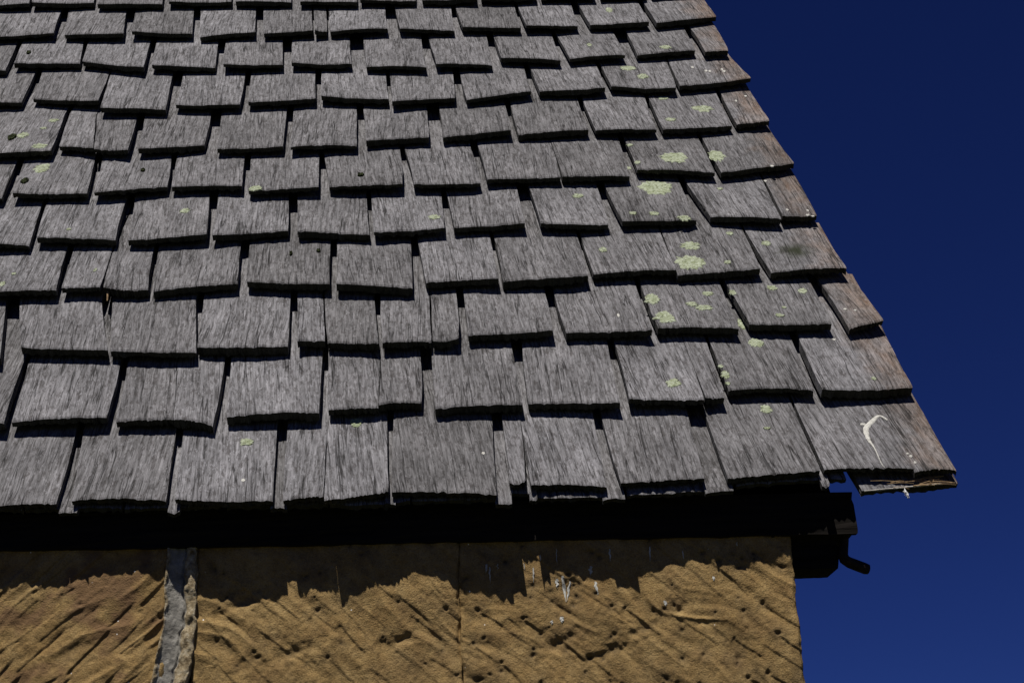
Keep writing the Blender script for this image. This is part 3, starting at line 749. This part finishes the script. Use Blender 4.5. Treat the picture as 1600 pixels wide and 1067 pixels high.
def shingle_geo(q, h0, seed, length=.455, nx=13, thick=None, flat=False):
    ub, vb, uc, vc, ut, vt, uu, vu = q
    r = random.Random(seed)
    T = thick or (r.uniform(.0115, .0180) if vb < .7 else r.uniform(.0100, .0150))
    lift = 0 if flat else (r.uniform(.001, .006) if vb < .7 else r.uniform(0, .0035)); twist = r.uniform(-.0035, .0035) * (.4 if flat else 1)
    cup = r.uniform(-.0028, .0035); curve = r.uniform(-.0055, .0055); ph = r.uniform(0, 100)
    side = r.uniform(-.002, .002)
    vref = h0[1]
    ts = [0, .02, .10, .30, .55, .8, 1.0]; vend = max(vt, vu) + .001
    w = max(uc - ub, .02)
    if w < .05: nx = max(5, nx // 3)
    def top(s, v):
        d = (v - min(vb, vc)) / E0
        k = max(0.0, 1 - d / 1.15)
        return h0[0] - BT * (v - vref) + k * (lift + twist * (s * 2 - 1) + cup * ((2 * s - 1) ** 2 - .4)) \
            + .0009 * mnoise.noise(Vector((s * w * 45, v * 6, ph)))
    Vt = []
    rows_ = []
    for t in ts: rows_.append(('t', t))
    rows_ += [('e', .55), ('e', 1.0)]
    jag = [r.gauss(0, .0009) + .0016 * mnoise.noise(Vector((i * .28, ph, 7))) + .0022 * mnoise.noise(Vector((i * .7, ph, 0))) for i in range(nx + 1)]
    for kind, t in rows_:
        for i in range(nx + 1):
            s = i / nx
            v0 = vb + (vc - vb) * s + curve * (1 - (2 * s - 1) ** 2) + jag[i]
            v1 = vt + (vu - vt) * s
            if kind == 't':
                ul = ub + (ut - ub) * t; ur = uc + (uu - uc) * t
                ul += .0012 * mnoise.noise(Vector((t * 5, ph, 3))) + side * math.sin(t * 3.1)
                ur += .0012 * mnoise.noise(Vector((t * 5, ph, 9))) + side * math.sin(t * 3.1)
                u = ul + (ur - ul) * s; v = v0 + (v1 - v0) * t
                if t == 0: v -= .0
            else:
                u = ut + (uu - ut) * s; v = v1 + (vref + length - v1) * t
            h = top(s, v)
            if kind == 't' and t == 0 and nx != 9: h -= (.0016 if not flat else .0008) + abs(jag[i]) * .4      # worn arris
            if (i == 0 or i == nx): h -= .0006
            Vt.append((u, v, h))
    nr = len(rows_); m = nx + 1; n0 = len(Vt)
    bj = [r.gauss(0, .0018) for _ in range(m)]
    Vb = []
    for k, (u, v, h) in enumerate(Vt):
        i = k % m
        if k < m: Vb.append((u, v + .0008 + bj[i], h - T + .0016 + bj[(i + 3) % m] * .6))
        else: Vb.append((u, v, h - T))
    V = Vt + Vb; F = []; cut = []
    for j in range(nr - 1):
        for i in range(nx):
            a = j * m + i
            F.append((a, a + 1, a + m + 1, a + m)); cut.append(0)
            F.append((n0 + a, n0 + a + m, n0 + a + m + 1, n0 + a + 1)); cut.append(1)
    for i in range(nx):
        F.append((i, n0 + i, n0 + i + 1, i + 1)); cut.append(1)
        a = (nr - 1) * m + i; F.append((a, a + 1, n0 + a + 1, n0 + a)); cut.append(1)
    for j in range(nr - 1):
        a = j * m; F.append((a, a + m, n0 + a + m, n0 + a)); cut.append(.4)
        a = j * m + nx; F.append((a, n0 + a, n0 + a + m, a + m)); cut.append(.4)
    placed.append((ub, uc, ut, uu, min(vb, vc), vref, top, w))
    return V, F, cut
def shingle_obj(V, F, cut, name='shingle'):
    me = mesh_of(name, V, F)
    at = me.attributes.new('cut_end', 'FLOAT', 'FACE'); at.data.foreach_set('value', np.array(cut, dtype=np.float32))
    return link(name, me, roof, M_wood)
def height_at(u, v):
    best = -.05
    for ub, uc, ut, uu, vb, vref, top, w in placed:
        if v < vb: continue
        t = min(1, max(0, (v - vb) / E0)); a = ub + (ut - ub) * t; b = uc + (uu - uc) * t
        if a <= u <= b and v < vref + .45: best = max(best, top((u - a) / max(b - a, 1e-4), v))
    return best
for i, q in enumerate(ST):
    V, F, c = shingle_geo((q[0], q[1], q[2], q[3], q[0] + (-.014 if q[5] == 2 else 0), .18, q[2], .18), (q[4], -.02), 900 + i, .29, thick=.009 if q[5] < 2 else .012, flat=True, nx=24 if q[2] - q[0] > .05 else 9)
    o = shingle_obj(V, F, c)
for k, q in enumerate(SH):
    V, F, c = shingle_geo(q[1:], (0.0, q[0] * E0), 100 + k, nx=30 if q[0] < 4 else (22 if q[0] < 7 else 14), thick=rng.uniform(.0095, .0110) if q[0] == 0 else None, flat=q[0] == 0)
    o = shingle_obj(V, F, c)
    if q[0] == 0 and abs(q[1] + .6909) < .01: o['label'] = 'short broken-off half of a split eaves shingle'
# the courses past the frame: to the left as one mass further away, above as single shingles
def fill(n, x_from, x_to):
    out = []; x = x_from
    while x > x_to:
        w = rng.uniform(.095, .165); gap = rng.uniform(.003, .014)
        if x - w < x_to - .05: break
        y0 = n * E0 + rng.uniform(-.008, .008)
        sk = rng.uniform(-.003, .003)
        out.append((x - w, y0 + rng.uniform(-.005, .005), x, y0 + rng.uniform(-.005, .005), x - w + sk, (n + 1) * E0 - .01, x + sk, (n + 1) * E0 - .01))
        x -= w + gap
    return out
for n in range(11, 15):
    for k, q in enumerate(fill(n, -.055 * n * E0 - .002, -2.0)):
        V, F, c = shingle_geo(q, (0, n * E0), 3000 + n * 40 + k, length=min(.455, VR + .02 - n * E0), nx=8); shingle_obj(V, F, c)
for k, q in enumerate(fill(10, -.335, -.336)): pass
# finish row 10 to the verge
r10 = [q for q in SH if q[0] == 10]; xr = max(q[3] for q in r10)
if xr < -.13:
    q = (xr + .008, 10 * E0, -.055 * 10 * E0 - .003, 10 * E0, xr + .006, 11 * E0 - .01, -.055 * 11 * E0 - .003, 11 * E0 - .01)
    V, F, c = shingle_geo(q, (0, 10 * E0), 3999); shingle_obj(V, F, c)
MV, MF, MC = [], [], []
for n in range(-1, 15):
    if n < 0: first = min(q[0] for q in ST)
    elif n <= 10: first = min(q[1] for q in SH if q[0] == n)
    else: first = -2.05
    for k, q in enumerate(fill(max(n, 0), first - .006, XL - .05)):
        V, F, c = shingle_geo(q, (0.0, n * E0) if n >= 0 else (-.0135, -.02), 5000 + n * 60 + k, length=.29 if n < 0 else min(.455, VR + .02 - n * E0), nx=5)
        b = len(MV); MV += V; MF += [tuple(i + b for i in f) for f in F]; MC += c
mo = shingle_obj(MV, MF, MC, 'distant_shingles'); mo['kind'] = 'stuff'
# ridge cap boards
link('ridge_board', roof_slab('ridge_board', VR - .13, VR + .03, XL - .08, -.15, .022, .004), roof, M_wood)

# ---------------------------------------------------------------- growth and marks on the roof
def crust(u, v, ru, rv, seed, mat, name, hgt=.0016, holes=.5, freq=9):
    """lobed, crumbly patch lying on the shingles"""
    r = random.Random(seed); nr, na = 7, 40
    V = [(u, v, height_at(u, v) + hgt)]; F = []
    for j in range(1, nr + 1):
        for i in range(na):
            a = 2 * math.pi * i / na
            lob = 1 + .24 * mnoise.noise(Vector((math.cos(a) * 1.7, math.sin(a) * 1.7, seed))) + .40 * mnoise.noise(Vector((math.cos(a) * freq, math.sin(a) * freq, seed + 5))) + r.uniform(-.07, .07)
            k = j / nr * lob
            x, y = u + ru * k * math.cos(a), v + rv * k * math.sin(a)
            z = height_at(x, y)
            base = height_at(u, v) - BT * (y - v)
            if abs(z - base) > .007: z = base
            t = j / nr
            up = hgt * (.75 + .7 * mnoise.noise(Vector((x * 380, y * 380, seed)))) if j < nr else -.0006
            V.append((x, y, z + up))
    for i in range(na): F.append((0, 1 + i, 1 + (i + 1) % na))
    for j in range(nr - 1):
        for i in range(na):
            a = 1 + j * na + i; b = 1 + j * na + (i + 1) % na
            F.append((a, a + na, b + na, b))
    link(name, mesh_of(name, V, F), roof, mat)
for i, (u, v, a, b) in enumerate(LI): crust(u, v, a, max(b, .004), i + 1, M_lichen, 'lichen_patch', .0016)
for i, (u, v, a, b) in enumerate(MO): crust(u, v, a * .8, max(b * .8, .003), i + 200, M_moss, 'moss_tuft', .005, freq=14)
for i, (u, v, a, b) in enumerate(ND): crust(u, v, max(a, .0022), max(b * .8, .003), 600 + i, M_drop, 'dropping_spot', .0012)
# curved bird dropping on the eaves course + spots
pts = [DR[0], DR[1], DR[2], DR[3], DR[4], DR[5], DR[6]]
V = []; F = []
wd = [.0014, .0024, .0044, .0046, .0030, .0012, .0006, .0003]
cr = [Vector((p[0], p[1], 0)) for p in pts]; cr.append(cr[-1] + Vector((.002, -.014, 0)))
P = []
for i in range(len(cr) - 1):
    p0 = cr[max(i - 1, 0)]; p1 = cr[i]; p2 = cr[i + 1]; p3 = cr[min(i + 2, len(cr) - 1)]
    for k in range(8):
        t = k / 8
        pt = .5 * ((2 * p1) + (-p0 + p2) * t + (2 * p0 - 5 * p1 + 4 * p2 - p3) * t * t + (-p0 + 3 * p1 - 3 * p2 + p3) * t ** 3)
        P.append((pt, wd[i] * (1 - t) + wd[i + 1] * t))
for i, (p, w) in enumerate(P):
    d = (P[min(i + 1, len(P) - 1)][0] - P[max(i - 1, 0)][0]).normalized(); nn = Vector((-d.y, d.x, 0))
    w *= 1 + .35 * mnoise.noise(Vector((i * .6, 0, 3)))
    for s, hh in ((-1, .0002), (-.5, .0011), (.5, .0011), (1, .0002)):
        x = p + nn * w * s; V.append((x.x, x.y, height_at(x.x, x.y) + hh))
for i in range(len(P) - 1):
    for k in range(3): a = i * 4 + k; F.append((a, a + 1, a + 5, a + 4))
link('dropping_streak', mesh_of('dropping_streak', V, F), roof, M_drop)
for i, j in enumerate((7, 8, 9, 10)):
    crust(DR[j][0], DR[j][1], max(DR[j][2], .003) * .9, .0045 if j != 10 else .008, 400 + i, M_drop, 'dropping_spot', .0010)

# white streaks on the wall under the eaves
def streak(x, z, L, w, seed, drift=0):
    V = []; F = []; n_ = 14
    for i in range(n_ + 1):
        t = i / n_; ww = w * (.35 + .9 * math.sin(math.pi * min(1, t * 1.05 + .1)) ** .7) * (1 + .5 * mnoise.noise(Vector((t * 6, seed, 0))))
        xx = x + drift * t + .002 * mnoise.noise(Vector((t * 4, seed, 5)))
        zz = z - L * t
        for s in (-1, 0, 1):
            px2 = xx + s * ww * .5
            V.append((px2, wall_y(px2, zz) - .0007 - (.0007 if s == 0 else 0), zz))
    for i in range(n_):
        for k in range(2): a = i * 3 + k; F.append((a, a + 3, a + 4, a + 1))
    link('dropping_streak', mesh_of('dropping_streak', V, F), wall, M_drop)
dg = bpy.context.evaluated_depsgraph_get
from mathutils.bvhtree import BVHTree
bv_v, bv_f = [], []
for o in [o for o in sc.objects if o.name.startswith('stone') and o.parent is wall][:3]:
    b = len(bv_v); bv_v += [v.co.copy() for v in o.data.vertices]; bv_f += [tuple(i + b for i in p.vertices) for p in o.data.polygons if len(p.vertices) == 4]
bvh = BVHTree.FromPolygons(bv_v, bv_f)
def wall_y(x, z):
    h = bvh.ray_cast(Vector((x, -.2, z)), Vector((0, 1, 0)), .35)
    return h[0].y if h[0] else YW
streak(-.6165, -.142, .040, .0036, 1, .004); streak(-.625, -.146, .014, .004, 2); streak(-.605, -.150, .030, .003, 8, -.006)
streak(-.5725, -.128, .014, .004, 3); streak(-.567, -.152, .020, .0035, 4, .003); streak(-.6205, -.205, .009, .005, 5)
streak(-.636, -.21, .006, .003, 6); streak(-.462, -.185, .008, .004, 7); streak(-.385, -.15, .007, .003, 9)
for i in range(11):
    streak(rng.uniform(-.74, -.28), rng.uniform(-.128, -.096), rng.uniform(.006, .026), rng.uniform(.001, .0028), 20 + i, rng.uniform(-.002, .002))

# ---------------------------------------------------------------- debris at the corner of the eaves
def place_tubes(name, lst, mat, label, cat, kind=None):
    V = []; F = []
    for pts, rad in lst:
        v, f = tube(pts, rad, 5); b = len(V); V += v; F += [tuple(i + b for i in ff) for ff in f]
    me = mesh_of(name, V, F); o = link(name, me, None, mat)
    c = sum((Vector(v) for v in V), Vector()) / len(V)
    me.transform(Matrix.Translation(-c)); o.location = c
    o['label'] = label; o['category'] = cat
    if kind: o['kind'] = kind
    return o
def rp(u, v, h): return Vector((u, v * CR - h * SR, v * SR + h * CR))
lst = []
rr = random.Random(3)
for i in range(16):
    u0 = rr.uniform(-.135, -.03); L = min(rr.uniform(.02, .06), -.004 - u0); a = rr.uniform(-.5, .5); b = rr.uniform(-.3, .3)
    v0 = rr.uniform(-.030, -.008); h0 = -.0165
    lst.append(([rp(u0 + L * t, v0 + math.sin(a) * L * t * .4 + b * .02 * t * t, h0 + .002 * math.sin(3 * t)) for t in (0, .33, .66, 1)], rr.uniform(.0003, .0006)))
place_tubes('dry_straw', lst, M_straw, 'tangle of dry straws caught under the lowest shingle at the roof corner', 'straw', 'stuff')
lst = []
for k in range(3):
    pts = []
    for i in range(16):
        t = i / 15; u = -.148 + t * .125
        pts.append(rp(u, -.030 + .012 * t + .0016 * mnoise.noise(Vector((t * 9, k * 4, 0))) , -.0188 + .0004 * k + .0006 * mnoise.noise(Vector((t * 12, k, 1)))))
    lst.append((pts, [max(.0003, .0010 + .0007 * mnoise.noise(Vector((i * .9, k, 7)))) for i in range(16)]))
place_tubes('cobweb_strand', lst, M_web, 'pale dusty cobweb strand along the lowest shingle edge at the roof corner', 'cobweb')
fl = []
c0 = Vector((-.0915, -.022, -.038)); rr = random.Random(9)
spine = [c0, c0 + Vector((.0005, 0, -.006)), c0 + Vector((.002, 0, -.011)), c0 + Vector((.0045, 0, -.017))]
fl.append((spine, [.0005, .0018, .0016, .0004]))
for i in range(34):
    t = rr.random(); p = spine[0].lerp(spine[3], .2 + .7 * t)
    d = Vector((rr.uniform(-1, 1), rr.uniform(-1, 1), rr.uniform(-1, .3))).normalized() * rr.uniform(.002, .0048) * (1.2 - .6 * t)
    fl.append(([p, p + d * .6, p + d + Vector((0, 0, -.0008))], [.0007, .0005, .0002]))
place_tubes('down_feather', fl, M_down, 'tiny white tuft of down hanging below the roof corner', 'feather')
# slivers of wood caught in the joints between shingles
def splinter(px_uv0, px_uv1, label):
    a = rp(px_uv0[0], px_uv0[1], -.004); b = rp(px_uv1[0], px_uv1[1], -.010)
    return place_tubes('wood_sliver', [([a, a.lerp(b, .4) + Vector((.0006, 0, 0)), b], [.0024, .0028, .001])], M_straw, label, 'splinter')

splinter((-1.4089, .613), (-1.4024, .562), 'thin brown sliver of wood standing in a dark joint near the left edge')
